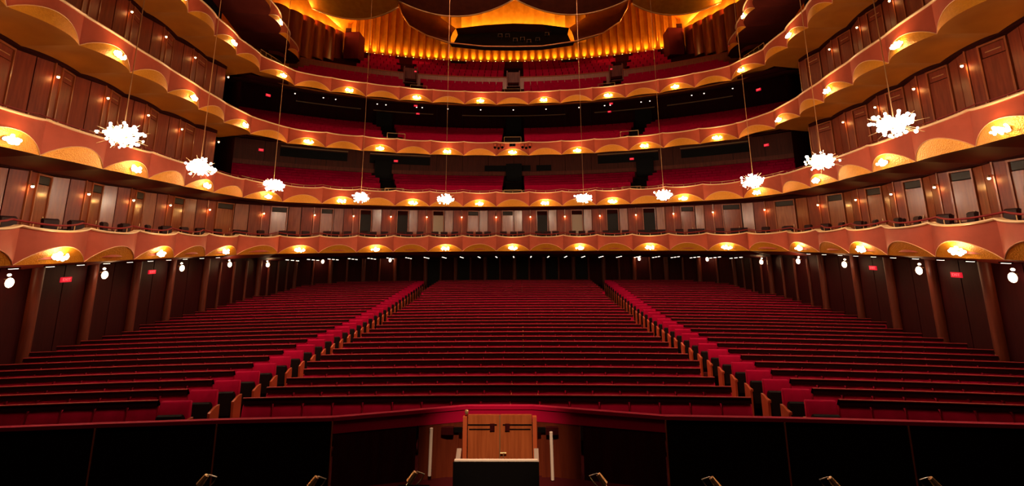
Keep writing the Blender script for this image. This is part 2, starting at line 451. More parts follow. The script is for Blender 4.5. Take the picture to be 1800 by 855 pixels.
for t in (1, 2, 3):
    st = MB(); seats = MB()
    prev = (0.0, ZB[t] + .15)
    for r, (off, zt) in enumerate(ROWS[t]):
        zf = zt - .95
        ring(t, prev[0], prev[1], off - .5, prev[1], st); ring(t, off - .5, prev[1], off - .5, zf, st); prev = (off - .5, zf)
        Rr_ = (RC + off); da = math.degrees(.56 / Rr_); n = int(AMAX / da)
        for i in range(-n, n + 1):
            a = i * da
            if abs(a) > AMAX - 1.3 or (t == 3 and abs(arc(t, a, off, 0)[0]) > (16.2 if r < 6 else 13.9)): continue
            if any(abs(a - q) < math.degrees(.72 / Rr_) for q in AISLES[t]): continue
            add_seat(seats, arc(t, a, off, zt), a)
    ring(t, prev[0], prev[1], prev[0] + 1.6, prev[1], st)
    struct(st.build('floor_deck', 'carpet'), f'stepped carpeted deck of the {TN[t]}', 'floor')
    o = seats.build('theatre_seats', 'velvet'); tag(o, f'rows of red velvet seats on the {TN[t]}', 'seats', kind='stuff')
    for q, a in enumerate(AISLES[t]):
        off0, z0 = ROWS[t][0][0], ROWS[t][0][1]
        g = tag(root('aisle_guard', arc(t, a, .62, z0 - .72), -rad(a)), f"brass guard rail at the foot of the {('left', 'middle', 'right')[q]} aisle, {TN[t]}", 'guard rail', 'aisle guard rails')
        MB().tube([(-.62, 0, .92), (.62, 0, .92)], .028, 6).build('top_bar', 'brass', g, local=True)
        for x in (-.62, .62): MB().tube([(x, 0, 0), (x, 0, .92)], .022, 6).build('post', 'brass', g, local=True)
        MB().tube([(-.62, 0, .55), (.62, 0, .55)], .014, 5).build('middle_bar', 'brass', g, local=True)
    # soffit of this deck, rising towards the back, and the wall behind the deck below it
    so = MB(); zz0 = ZB[t] + (.04 if t == 1 else .25); ex = {1: -.06, 2: 1.9, 3: 2.2}[t]; oo = {1: 2.6, 2: 9.5, 3: 9.5}[t]
    ring(t, 1.2, zz0, oo, zz0 + ex, so)
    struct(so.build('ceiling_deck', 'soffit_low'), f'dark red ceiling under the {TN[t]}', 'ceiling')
    for sg in (-1, 1) if t < 3 else ():
        e = MB(); a = AMAX * sg
        e.grid([[arc(t, a, .6, ZB[t] + .1), arc(t, a, 10, ZB[t] + .1)], [arc(t, a, .6, ZB[t] + (3.6 if t < 3 else 3.0)), arc(t, a, 10, ZB[t] + (5.8 if t < 3 else 8.0))]])
        struct(e.build('wall_end', 'wood_dark'), f"dark end wall of the {TN[t]} deck, {'left' if sg < 0 else 'right'} side", 'wall')
for t, off, z0, z1 in ((1, 8.0, 4.6, 8.3), (2, 8.3, 9.0, 13.0)):
    w = struct(root('wall_back', (0, 0, -H)), f'dark red rear wall behind the {TN[t]} seats', 'wall')
    n = 22
    for i in range(n):
        a0 = -AMAX + i * 2 * AMAX / n; a1 = a0 + 2 * AMAX / n
        p, q = Vector(arc(t, a0, off, 0)), Vector(arc(t, a1, off, 0))
        MB().panel(p + (q - p) * .006, p + (q - p) * .994, z0, z1, .06).build('wood_panel', 'wood_column' if t == 1 else 'wood_dark', w)
    led = MB(); zl = {1: 6.02, 2: 10.05}[t]
    led.grid([[arc(t, a, off - .35, zl - .35) for a in ANG], [arc(t, a, off - .35, zl) for a in ANG], [arc(t, a, off - .05, zl) for a in ANG]])
    led.build('ledge', 'wood' if t == 1 else 'wood_dark', w)
    if t == 1:
        for a in (-33, -19.5, 19.5, 33):          # long lit sills over the side control windows
            b = MB(); aa = [a - 5 + k for k in range(11)]
            b.grid([[arc(t, k, off - .3, 7.25) for k in aa], [arc(t, k, off - .3, 7.33) for k in aa], [arc(t, k, off - .05, 7.36) for k in aa]])
            b.build('sill', 'brass', w)
            b = MB(); b.grid([[arc(t, k, off - .06, 6.55) for k in aa], [arc(t, k, off - .06, 7.22) for k in aa]]); b.build('window_glass', 'dark_void', w)
        for a in (-3.2, 1.6, 5.2):                # black projection slots
            b = MB(); aa = [a - 1.9, a, a + 1.9] if a < 0 else [a - 1.3, a, a + 1.3]
            b.grid([[arc(t, k, off - .07, 6.12) for k in aa], [arc(t, k, off - .07, 6.62) for k in aa]]); b.build('window_glass', 'dark_void', w)
    else:
        for a0, a1 in ((-36, -26), (-24, -14), (-9, 9), (14, 24), (26, 36)):
            aa = [a0 + (a1 - a0) * k / 10 for k in range(11)]
            b = MB(); b.grid([[arc(t, k, off - .12, 11.35) for k in aa], [arc(t, k, off - .12, 11.43) for k in aa], [arc(t, k, off - .04, 11.44) for k in aa]])
            b.build('picture_rail', 'brass', w)
# black aisle mouths behind the guards
for t in (1, 2):
    for q, a in enumerate(AISLES[t]):
        b = MB(); off, zt = ROWS[t][-1]
        zA = ROWS[t][0][1] - .9; n0 = 1.4
        p0, p1 = arc(t, a, n0, zA), arc(t, a, 7.9, zt + .2)
        ax = Vector((cos(-rad(a)), sin(-rad(a)), 0))
        r = tag(root('aisle_stair', (0, 0, -H)), f"dark stepped aisle between the seats, {('left', 'middle', 'right')[q]} of the {TN[t]}", 'stairs', 'stepped aisles')
        for k, (o_, z_) in enumerate(ROWS[t]):
            c = Vector(arc(t, a, o_ - .05, z_ - .78)); MB().box(c, (1.3, .9, .34), ax, Vector((-ax.y, ax.x, 0))).build('step', 'pit_black', r)
        c = Vector(arc(t, a, 7.55, zt + .35)); MB().box(c, (1.35, .1, 1.5), ax, Vector((-ax.y, ax.x, 0))).build('dark_opening', 'dark_void', r)
# small soffit lights under tiers three and four
DOT = MB().ball((0, 0, 0), .055, 8, 4).data('lens', 'dot'); DOTR = MB().tube([(0, 0, .05), (0, 0, .0)], [.05, .075], 8).data('trim_ring', 'steel')
def dots(t, angs, off, z, what):
    for i, a in enumerate(angs):
        p = arc(t, a, off, z)
        r = tag(root('ceiling_downlight', p), f"small white downlight under the {what}, {nth(i + 1)} from the left", 'downlight', f'downlights under the {what}')
        place('lens', DOT, r); place('trim_ring', DOTR, r)
dots(3, [-38, -33.5, -31.5, -24.5, -23, -17.6, -16.6, -12, -6, 0, 6, 12, 16.6, 17.6, 23, 24.5, 31.5, 33.5, 38], 4.6, 11.25, 'fourth tier')
dots(2, [-31, -12, -3.5, -.6, 1.8, 5.2, 12, 31], 7.2, 7.72, 'third tier')

# ------------------------------------------------------------------ upper gallery: parapet, rear gold wall with fin lamps
pp = struct(root('gallery_parapet', (0, 0, -H)), 'wooden parapet between the fourth tier and the upper gallery', 'parapet')
for i, (a0, a1) in enumerate(((-42, -19.6), (-17.4, -1.2), (1.2, 17.4), (19.6, 42))):
    aa = [a0 + (a1 - a0) * k / 12 for k in range(13)]
    b = MB(); b.grid([[arc(3, a, 6.15, 13.6) for a in aa], [arc(3, a, 6.15, 14.72) for a in aa], [arc(3, a, 6.35, 14.74) for a in aa]])
    b.build('face', 'wood_warm', pp)
    b = MB(); b.grid([[arc(3, a, 6.10, 14.70) for a in aa], [arc(3, a, 6.10, 14.78) for a in aa], [arc(3, a, 6.38, 14.80) for a in aa]]); b.build('cap', 'front_red', pp)
for q, a in enumerate((-18.5, 0, 18.5)):
    c = Vector(arc(3, a, 6.6, 14.4)); ax = Vector((cos(-rad(a)), sin(-rad(a)), 0))
    r = tag(root('vomitory', c, -rad(a)), f"wood lined gallery entrance in the parapet, {('left', 'middle', 'right')[q]} one", 'entrance', 'gallery entrances')
    MB().box((0, .1, .25), (1.0, .1, 1.5)).build('back_panel', 'wood', r, local=True)
    for x in (-.55, .55): MB().box((x, -.3, .1), (.1, .9, 1.5)).build('cheek', 'wood', r, local=True)
    MB().box((0, -.55, -.35), (1.0, .3, .2)).build('step', 'carpet', r, local=True)
for sg in (-1, 1):
    a = 9.6 * sg; c = Vector(arc(3, a, 10.6, 16.6))
    r = tag(root('gallery_doorway', c, -rad(a)), f"dim arched doorway among the upper gallery rows, {'left' if sg < 0 else 'right'} one", 'doorway', 'upper gallery doorways')
    MB().box((0, 0, .55), (1.5, .3, 1.5)).build('surround', 'wood_dark', r, local=True)
    MB().box((0, -.17, .45), (1.05, .06, 1.3)).build('opening', 'dark_void', r, local=True)
OFFW = 12.05; ZW0, ZW1 = 18.35, 24.6; AW = 27.8
rw = struct(root('wall_rear', (0, 0, -H)), 'glowing gold rear wall above the upper gallery', 'wall')
NF = 44
for i in range(NF):
    a0 = -AW + i * 2 * AW / NF; a1 = -AW + (i + 1) * 2 * AW / NF
    b = MB(); aa = [a0 + (a1 - a0) * k / 6 for k in range(7)]
    rows = []
    for k in range(7):
        z = ZW0 - .1 + (ZW1 - ZW0) * k / 6; lean = 0.5 * (k / 6) ** 2
        rows.append([arc(3, a, OFFW - lean - .12 + .36 * sin(pi * (a - a0) / (a1 - a0)), z) for a in aa])
    b.grid(rows); b.build('gold_flute', 'gold_leaf', rw, smooth=True)
sh = MB(); aa = [-AW + 2 * AW * k / 40 for k in range(41)]
sh.grid([[arc(3, a, OFFW - .75, ZW0 - 1.6) for a in aa], [arc(3, a, OFFW - .75, ZW0 - .12) for a in aa], [arc(3, a, OFFW + .2, ZW0 - .12) for a in aa]])
sh.build('shelf', 'velvet_dark', rw)
FB = MB().ball((0, 0, .0), (.05, .05, .06), 8, 5).data('bulb', 'fin_bulb'); FC = MB().tube([(0, 0, -.14), (0, 0, -.04)], [.09, .06], 8).data('socket', 'bronze_edge')
for i in range(NF):
    a = -AW + (i + .5) * 2 * AW / NF
    p = arc(3, a, OFFW - .30, ZW0 + .05)
    side = 'left' if i < NF / 2 else 'right'; m = i + 1 if i < NF / 2 else NF - i
    r = tag(root('uplight', p, -rad(a)), f'amber uplight at the foot of the gold rear wall, {nth(m)} from the {side} end', 'uplight', 'uplights along the gold rear wall')
    place('bulb', FB, r); place('socket', FC, r)
    lamp('uplight_beam', 'SPOT', (0, .20, .08), POW['fin'], (1, .50, .09), .03, rot=(0, .45, 1), parent=r, angle=rad(48), blend=1.0, rel=False)

# ------------------------------------------------------------------ wings at the top sides: short scalloped fronts, fluted walls, cove
WING = [(16.7, 35.1), (16.05, 32.3), (15.35, 29.6), (14.7, 27.0), (14.05, 24.4), (13.6, 21.8), (13.3, 19.2)]
for sg in (-1, 1):
    sd = 'left' if sg < 0 else 'right'
    w = [Vector((sg * x, y, 0)) for x, y in WING]
    if sg < 0: w = w[::-1]
    par = struct(root('wing_front', (0, 0, -H)), f'short scalloped top wing front curving up on the {sd}', 'balcony')
    nr = normals(w)
    for i in range(len(w) - 1):
        A, B = w[i], w[i + 1]
        n, bl = build_front(par, A, B, 13.75, .87, (A + nr[i] * 2.6, B + nr[i + 1] * 2.6, 13.7), 'soffit_low', 'top')
        k = i if sg > 0 else len(w) - 2 - i
        if k == 2:
            m = (A + B) / 2 + n * (bl * 1.35 + .10); sconce((m.x, m.y, 13.95), n, f'lit crystal sconce on the {sd} top wing front', 'crystal sconces on the top wings', 1)
    # brass fence where the fourth tier meets the wing
    g = tag(root('wing_fence', (sg * 15.4, 28.6, 11.2)), f'thin brass fence at the {sd} end of the fourth tier', 'fence')
    for z in (0, .3, .6): MB().tube([(-sg * .1, -1.0, z), (-sg * .3, 1.2, z)], .02, 5).build('bar', 'brass', g, local=True)
    for u in (0, .25, .5, .75, 1): MB().tube([(-sg * (.1 + .2 * u), -1.0 + 2.2 * u, -.45), (-sg * (.1 + .2 * u), -1.0 + 2.2 * u, .6)], .02, 5).build('post', 'brass', g, local=True)
    # fluted wall: seven bulging rosewood columns with lamps hidden along the top
    fw = struct(root('wall_fluted', (0, 0, -H)), f'rosewood wall of bulging flutes under the gold cove, {sd} side', 'wall')
    P0, P1 = Vector((sg * 17.6, 32.6, 0)), Vector((sg * 16.1, 44.2, 0)); NFL = 7
    d = P1 - P0; inn = Vector((-sg * 1.0, .1, 0)).normalized()
    for i in range(NFL):
        u0, u1 = i / NFL, (i + 1) / NFL; b = MB(); r0 = []; r1 = []
        for k in range(13):
            s = k / 12; q = P0 + d * (u0 + (u1 - u0) * s) + inn * (.62 * math.sqrt(max(0, 1 - (2 * s - 1) ** 2)))
            zt = 17.45 + 2.5 * (u0 + u1) / 2; zb = 13.6 + 4.2 * u0
            r0.append((q.x, q.y, zb)); r1.append((q.x, q.y, zt))
        b.grid([r0, r1]); b.grid([r1, [(p.x, p.y, zt) for p in [P0 + d * (u0 + (u1 - u0) * k / 12) - inn * .4 for k in range(13)]]]); b.build('flute', 'wood_flute', fw, smooth=True)
        q = P0 + d * ((u0 + u1) / 2) - inn * .05
        if 0 < i:
            lamp('flute_cove_light', 'POINT', (q.x, q.y, zt + .25), POW['flute'], (1, .48, .10), .12)
            lo = P0 + d * u1 + inn * .25
            cl = tag(root('cove_lamp', (q.x, q.y, zt + .06)), f'amber cove lamp on top of the {sd} fluted wall, {nth(i)} from the stage', 'lamp', f'cove lamps on the fluted walls')
            place('bulb', FB, cl)
    cv = MB(); out = -inn
    pts = [P0 - d * .35, P0 + d * .25, P0 + d * .5, P1 + d * .05]
    cv.grid([[tuple((p + out * .45).to_tuple()[:2]) + (13.0,) for p in pts], [tuple((p + out * .5).to_tuple()[:2]) + (20.6,) for p in pts], [tuple((p + inn * 1.2).to_tuple()[:2]) + (22.4,) for p in pts], [tuple((p + inn * 4.2).to_tuple()[:2]) + (23.6,) for p in pts]])
    struct(cv.build('wall_cove', 'gold_leaf'), f'gold leaf cove wall above the {sd} flutes', 'wall')
    # end block of the gallery
    e = tag(root('gallery_end_block', (sg * 14.75, 42.0, 16.6)), f'dark block with a short stair at the {sd} end of the gold rear wall', 'stair block')
    MB().box((0, 0, 1.3), (1.3, 1.6, 2.6)).build('body', 'velvet_dark', e, local=True)
    MB().box((sg * .35, -.85, 2.75), (.5, .08, .35)).build('lip', 'wood_dark', e, local=True)

# ------------------------------------------------------------------ ceiling: gold plane, scalloped petals, lighting shell
g = MB(); g.grid([[(-19.5, 2, 24.5), (0, 2, 25.5), (19.5, 2, 24.5)], [(-19.5, 48, 24.5), (0, 48, 24.7), (19.5, 48, 24.5)]])
struct(g.build('ceiling', 'gold_leaf'), 'gold leaf ceiling of the hall', 'ceiling')
def petal(x0, x1, y_edge, z_edge, sag, rise, label, m):
    r = struct(root('ceiling_petal', ((x0 + x1) / 2, y_edge, z_edge)), label, 'ceiling panel'); cx = (x0 + x1) / 2; n = 20
    edge = []
    rows = []
    for k in range(9):
        v = k / 8; row = []
        for i in range(n + 1):
            u = i / n; q = 4 * u * (1 - u)
            x = x0 + (x1 - x0) * u - cx; y = q * .9 - v * 13.0; z = sag * (1 - q) + rise * v + .4 * sin(pi * v) * q
            row.append((x, y, z))
        rows.append(row)
    b = MB(); b.grid(rows); b.build('underside', m, r, local=True, smooth=True)
    b = MB(); b.grid([[(x, y, z + .35) for x, y, z in row] for row in rows], True); b.grid([rows[0], [(x, y, z + .35) for x, y, z in rows[0]]]); b.build('top_shell', 'gold_leaf', r, local=True)
    b = MB(); b.tube(rows[0], .07, 6); b.build('edge_bead', 'bronze_edge', r, local=True, smooth=True)
petal(-9.25, .2, 36.0, 18.45, 1.0, 4.2, 'unlit-toned gold ceiling petal with a bronze rim, left of the middle', 'gold_unlit')
petal(.25, 9.7, 36.0, 18.45, 1.0, 4.2, 'unlit-toned gold ceiling petal with a bronze rim, right of the middle', 'gold_unlit')
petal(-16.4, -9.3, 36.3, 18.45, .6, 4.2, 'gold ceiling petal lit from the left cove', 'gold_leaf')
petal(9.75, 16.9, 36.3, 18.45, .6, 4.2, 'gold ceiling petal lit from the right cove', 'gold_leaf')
# lighting shell hanging in front of the rear wall
LIP = [(-10.4, 21.6), (-9.95, 20.3), (-9.21, 19.16), (-7.65, 18.21), (-5.61, 17.48), (-2.6, 17.10), (0, 17.03), (2.55, 17.05), (5.44, 17.46), (7.97, 18.21), (9.5, 19.25), (10.2, 20.5), (10.5, 21.6)]
TOP = [(-10.3, 21.9), (-9.7, 21.7), (-8.8, 21.4), (-7.3, 20.9), (-5.2, 19.3), (-2.6, 19.60), (0, 19.72), (2.6, 19.60), (5.1, 19.2), (7.5, 20.8), (9.1, 21.4), (10.0, 21.7), (10.4, 21.9)]
shl = tag(root('lighting_shell', (0, 40, 17)), 'dark shell with a black lighting booth hanging under the gold ceiling', 'lighting booth', kind='structure')
rows = []
for v in (0, .3, .6, 1):
    rows.append([(lx * (1 - v) + tx * v, -.35 * sin(pi * v) + (1.0 * v), (lz * (1 - v) + tz * v) - 17) for (lx, lz), (tx, tz) in zip(LIP, TOP)])
L_ = MB(); L_.grid([r[:5] for r in rows]); L_.build('left_flank', 'gold_unlit', shl, local=True, smooth=True)
L_ = MB(); L_.grid([r[8:] for r in rows]); L_.build('right_flank', 'gold_unlit', shl, local=True, smooth=True)
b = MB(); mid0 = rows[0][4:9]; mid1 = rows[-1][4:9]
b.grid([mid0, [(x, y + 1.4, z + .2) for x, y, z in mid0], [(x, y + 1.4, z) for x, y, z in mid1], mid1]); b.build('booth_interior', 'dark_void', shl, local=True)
b = MB(); b.grid([mid1, [(x, 3.55, 2.30) for x, y, z in mid1]]); b.build('added_light_block', 'gold_unlit', shl, local=True)  # plate added to keep cove lamp light off the gallery rows
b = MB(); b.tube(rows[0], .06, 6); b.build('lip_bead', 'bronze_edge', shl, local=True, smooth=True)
b = MB(); b.grid([rows[0], [(x * .97, y + 1.8, z + .5) for x, y, z in rows[0]]]); b.build('underside', 'gold_unlit', shl, local=True, smooth=True)
for k in range(7):
    x = -1.3 + k * .72 + random.uniform(-.15, .15)
    s = tag(root('booth_spotlight', (x, 40.7, 17.75 + random.uniform(0, .7))), f'black spotlight in the ceiling booth, {nth(k + 1)} from the left', 'spotlight', 'spotlights in the ceiling booth')
    MB().tube([(0, .3, 0), (0, 0, -.04)], [.13, .16], 8).build('barrel', 'black', s, local=True)
    MB().ball((0, -.02, -.05), (.07, .03, .07), 8, 5).build('lens', 'glass_dark', s, local=True)
    MB().tube([(-.17, .15, 0), (-.17, .15, .3), (.17, .15, .3), (.17, .15, 0)], .02, 5).build('yoke', 'steel', s, local=True)
# lit gold strip above the booth, cove lamps behind the booth rim
st = struct(root('wall_strip', (0, 0, -H)), 'bright gold strip of ceiling cove above the lighting booth', 'wall')
for i in range(14):
    x0 = -7.0 + i; b = MB(); rr = [[], [], []]
    for k in range(7):
        x = x0 + k / 6; q = .10 * sin(pi * k / 6)
        rr[0].append((x, 43.5 + q, 18.9)); rr[1].append((x, 43.4 + q, 21)); rr[2].append((x, 42.9 + q, 24))
    b.grid(rr); b.build('gold_flute', 'gold_leaf', st, smooth=True)
for i in range(9):
    x = -4.4 + i * 1.1
    u = tag(root('cove_lamp', (x, 42.85, 19.6)), f'amber cove lamp behind the lighting booth rim, {nth(i + 1)} from the left', 'lamp', 'cove lamps behind the booth')
    place('bulb', FB, u)
    lamp('cove_light', 'POINT', (0, -.05, .2), POW['cove'], (1, .50, .11), .1, parent=u, rel=False)
# unseen fill lights added in the ceiling to brighten stalls and tiers
for i, (x, y) in enumerate([(-5, 3.5), (0, 3), (5, 3.5), (-5.5, 6.5), (0, 6), (5.5, 6.5), (-5.5, 17), (0, 17), (5.5, 17), (-6, 4.5), (0, 4.2), (6, 4.5)]):
    hl = tag(root('added_fill_light', (x, y, 24.0)), f'unseen fill light added in the ceiling over the stalls, {nth(i + 1)} counted from the stage', 'added light', 'added fill lights in the ceiling')
    MB().tube([(0, 0, .4), (0, 0, 0)], [.35, .42], 14).build('can', 'brass', hl, local=True)
    lamp('added_fill_beam', 'SPOT', (0, 0, -.05), POW['fill'] * (.32, 1.05, 1.2, .95)[i // 3], (1, .56, .36), .35, rot=(0, (.34, .46, .14, 2.5)[i // 3], -1), parent=hl, angle=rad(44), blend=1.0, rel=False)

# ------------------------------------------------------------------ starburst chandeliers
def chandelier_meshes(seed):
    rnd = random.Random(seed); rods = MB(); tips = MB(); inner = MB()
    for i in range(58):
        z = rnd.uniform(-1, 1); a = rnd.uniform(0, 2 * pi); h = math.sqrt(1 - z * z)
        dv = Vector((h * cos(a), h * sin(a), z * .62)); L = rnd.uniform(.36, .50) if i % 3 else rnd.uniform(.52, .62)
        rods.tube([tuple(dv * .06), tuple(dv * L)], .006, 4, False)
        if i % 3: tips.ball(tuple(dv * (L - .03)), rnd.uniform(.024, .040), 6, 4)
    for i in range(90):
        z = rnd.uniform(-1, 1); a = rnd.uniform(0, 2 * pi); h = math.sqrt(1 - z * z); r = rnd.uniform(.15, .36)
        inner.ball((h * cos(a) * r, h * sin(a) * r, z * r * .62), rnd.uniform(.028, .046), 6, 4)
    return rods.data('rods', 'brass'), tips.data('tip_crystals', 'chandelier_crystal'), inner.data('crystals', 'chandelier_crystal')
CHM = [chandelier_meshes(k) for k in (3, 5, 8)]
CORE = MB().ball((0, 0, 0), .10, 10, 6).data('core', 'brass')
SAT = MB().ball((0, 0, 0), .045, 8, 5).data('satellite_globe', 'chandelier_crystal'); SATR = MB().tube([(0, 0, 0), (.45, 0, .1)], .006, 4).data('satellite_rod', 'brass')
CHP = [(-8.35, 10.4, 2.42), (-9.35, 14.6, 2.38), (-9.5, 19.4, 2.38), (-7.75, 25.0, 2.40), (-3.6, 26.7, 2.42), (3.98, 26.5, 2.40), (7.9, 25.0, 2.40), (9.75, 19.2, 2.36), (9.6, 14.5, 2.36), (8.55, 10.2, 2.44)]
for i, p in enumerate(CHP):
    sd = 'left' if i < 5 else 'right'; m = (i if i < 5 else 9 - i) + 1
    r = tag(root('starburst_chandelier', p), f'glowing starburst chandelier on a long wire, {nth(m)} from the {sd} edge', 'chandelier', 'starburst chandeliers hung in an arc')
    rods, tips, inner = CHM[i % 3]; rz = i * 1.3
    for nm, me in (('rods', rods), ('tip_crystals', tips), ('crystals', inner)): place(nm, me, r, rz=rz)['kind'] = 'stuff'
    place('core', CORE, r)
    a = 2.6 if i < 5 else 3.4
    sa = place('satellite_rod', SATR, r, (-.05, 0, .02), a); place('satellite_globe', SAT, sa, (.47, 0, .11))
    MB().tube([(0, 0, .1), (0, 0, 24.0 - p[2])], .011, 5).build('wire', 'bronze_edge', r, local=True)
    lamp('chandelier_light', 'POINT', (0, 0, 0), POW['chandelier'], PALE, .30, parent=r, rel=False)

# ------------------------------------------------------------------ stalls: floor, walls, ceiling under the first tier
TAB = [(8.5, -2.86), (10.2, -2.906), (12, -3.0), (15.6, -3.09), (18, -3.10), (22.8, -3.13), (26.4, -3.08), (30.9, -2.93), (35, -2.80), (41, -2.60)]
def zline(D):
    for (a, za), (b, zb) in zip(TAB, TAB[1:]):
        if D <= b: return za + (zb - za) * (D - a) / (b - a)
    return TAB[-1][1]
def zfloor(D): return zline(D) - 1.0
OW = [(x + 1.75, y + .25) for x, y in SIDE][::-1]
OW = OW + [(15.75, 30.5), (15.72, 35.5)] + [(27.5 * sin(rad(a)), 13.3 + 27.5 * cos(rad(a))) for a in (30, 25, 20, 15, 10, 5, 0)]
OWL = [(-x, y) for x, y in OW]; OWR = [(x, y) for x, y in OW[::-1]][1:]
OWALL = OWL + OWR
def wallx(Y):
    for (xa, ya), (xb, yb) in zip(OW, OW[1:]):
        if ya <= Y <= yb: return xa + (xb - xa) * (Y - ya) / (yb - ya)
    return 11.0 if Y < 5 else 0
fl = MB(); rows = []
for Y in [8.3, 9, 10, 12, 14, 16, 18, 20, 23, 26, 29, 32, 35, 38, 41]:
    rows.append([(-17.5 + 35 * i / 10, Y - (-17.5 + 35 * i / 10) ** 2 / 140, zfloor(Y)) for i in range(11)])
fl.grid(rows); struct(fl.build('floor', 'carpet'), 'dark red carpeted stalls floor', 'floor')
def hw(Y): return 5.10 + .033 * (Y - 10)
for sg in (-1, 1):
    b = MB(); rr = []
    for k in range(33):
        Y = 9.0 + .9 * k
        xs = (sg * (hw(Y) + .02), sg * (hw(Y) + .42), sg * (hw(Y) + .78)); rr.append([(x, Y - x * x / 140, zfloor(Y) + .015) for x in xs])
    b.grid(rr); struct(b.build('floor_aisle', 'aisle'), f"salmon carpeted aisle beside the centre seats, {'left' if sg < 0 else 'right'} one", 'aisle')
ow = struct(root('wall_stalls', (0, 0, -H)), 'dark rosewood wall around the stalls under the first tier', 'wall')
for i in range(len(OWALL) - 1):
    p, q = Vector((*OWALL[i], 0)), Vector((*OWALL[i + 1], 0)); L = (q - p).length; m = max(1, round(L / 1.25))
    mid = (p + q) / 2; z0 = zfloor(max(8.5, min(41, mid.y))) - .05
    back = abs(mid.x) < 6.5 and mid.y > 36
    for k in range(m):
        a, b_ = p + (q - p) * (k / m), p + (q - p) * ((k + 1) / m)
        MB().panel(a + (b_ - a) * .015, b_ - (b_ - a) * .015, z0, -.62, .06).build('wood_panel', 'dark_void' if (back and k % 2 == 0) else 'wood_dark', ow)
        n = Vector(((b_ - a).y, -(b_ - a).x, 0)).normalized()
        if k == 0:
            c = a + n * .10; MB().tube([(c.x, c.y, z0), (c.x, c.y, -.62)], .17, 8, False).build('half_column', 'wood_column', ow, smooth=True)
        elif mid.y > 27:
            c = a + n * .05; MB().tube([(c.x, c.y, z0), (c.x, c.y, -.9)], .08, 6, False).build('half_column', 'wood_column', ow, smooth=True)
cl = MB(); pts, nr, wall = WALLPTS[0]
N = len(pts); idx = [i for i in range(N) if abs(i - (N - 1) / 2) <= 7]
r0 = [(wall[i].x, wall[i].y, -.72) for i in idx]
r1 = [(0 + 24.3 * sin(rad(a)), 13.2 + 24.3 * cos(rad(a)), -.98) for a in [STEP * ((i - (N - 1) / 2)) for i in idx]]
r2 = [(0 + 29.5 * sin(rad(a)), 13.2 + 29.5 * cos(rad(a)), -.98) for a in [STEP * ((i - (N - 1) / 2)) for i in idx]]
cl.grid([r0, r1, r2])
struct(cl.build('ceiling_stalls', 'wood_dark'), 'dark ceiling over the rear stalls', 'ceiling')
DL = MB()
for k in range(3): DL.box((0, .72 * k, 0), (.07, .30, .03))
DLD = DL.data('lens', 'dot')
DL1 = MB().box((0, 0, 0), (.07, .24, .02)).data('lens', 'dot'); DL1H = MB().box((0, 0, .02), (.12, .32, .03)).data('housing', 'black')
DLT = MB().box((0, .72, .03), (.14, 1.9, .03)).data('housing', 'black')
for i in range(-12, 13):
    a = i * 3.19
    p = (22.6 * sin(rad(a)), 12.9 + 22.6 * cos(rad(a)), -.90)
    r = tag(root('downlight_strip', p), f"short strip of downlights under the lowest tier, {where(i)}", 'downlight', 'downlight strips over the rear stalls')
    r.rotation_euler.x = rad(-4)
    place('lens', DLD, r); place('housing', DLT, r)
for sg in (-1, 1):
    for k in range(8, 16):
        A = cusp(0, sg * k); B = cusp(0, sg * (k + 1)); d = B - A; n = Vector((sg, 0, 0))
        for u in (.2, .7):
            c = A + d * u + n * .62
            r = tag(root('downlight_strip', (c.x, c.y, ZB[0] - .12), math.atan2(d.y, d.x) - pi / 2), f"short strip of downlights under the {'left' if sg < 0 else 'right'} side boxes, bay {nth(k - 7)} {'front' if u > .5 else 'rear'} half", 'downlight', 'downlight strips under the side boxes')
            place('lens', DL1, r); place('housing', DL1H, r)
k = 0
for sg in (-1, 1):
    for m, (x, y) in enumerate([(14.45, 14.3), (14.72, 17.9), (15.35, 22.9), (15.55, 27.0), (15.5, 31.0), (14.2, 36.4), (9.8, 38.6)]):
        n = Vector((-sg, 0, 0)) if m < 5 else Vector((-sg * .35, -.93, 0)).normalized(); x -= .12
        wall_lamp((sg * x, y, -1.02 if m < 4 else -1.2), n, f"round stalls wall lamp, {nth(m + 1)} from the stage on the {'left' if sg < 0 else 'right'} wall", 'stalls wall lamps', POW['orch'], (1, .5, .2), 'globe_lamp', True)

# ------------------------------------------------------------------ stalls seats
def slab(b, prof, x0, x1, taper=.02):
    o = len(b.v); n = len(prof)
    for x, s in ((x0, 1), (x0 + taper, 0), (x1 - taper, 0), (x1, 1)):
        for y, z in prof: b.v.append((x, y + (.012 if s else 0), z - (.015 if s else 0)))
    for c in range(3):
        for k in range(n):
            k2 = (k + 1) % n; b.f.append((o + c * n + k, o + c * n + k2, o + (c + 1) * n + k2, o + (c + 1) * n + k))
    b.f.append(tuple(o + k for k in range(n))[::-1]); b.f.append(tuple(o + 3 * n + k for k in range(n)))
    return b
SW = .58
def rail_h(r): return .105 if r < 6 else max(.045, .105 - .0045 * (r - 5))
def back_prof(top): return [(-.06, .40), (-.075, .60), (-.03, top - .03), (0, top), (.05, top - .01), (.06, .38)]
BACK = slab(MB(), back_prof(.885), -.275, .275).data('backrest', 'velvet', True)
BACK_END = slab(MB(), back_prof(.97), -.275, .275).data('backrest', 'velvet', True)
PAN_IN = slab(MB(), [(-.24, .18), (-.27, .28), (-.20, .53), (-.15, .55), (-.09, .50), (-.09, .26)], -.24, .24).data('folded_seat', 'seat_pan')
PAN = slab(MB(), [(-.24, .18), (-.27, .30), (-.18, .74), (-.14, .765), (-.08, .70), (-.08, .26)], -.24, .24).data('folded_seat', 'seat_pan')
ARM = MB().box((-.29, -.16, .60), (.055, .36, .05)).data('armrest', 'arm_wood')
ARML = MB().box((-.29, -.12, .30), (.035, .22, .58)).data('arm_standard', 'seat_pan')
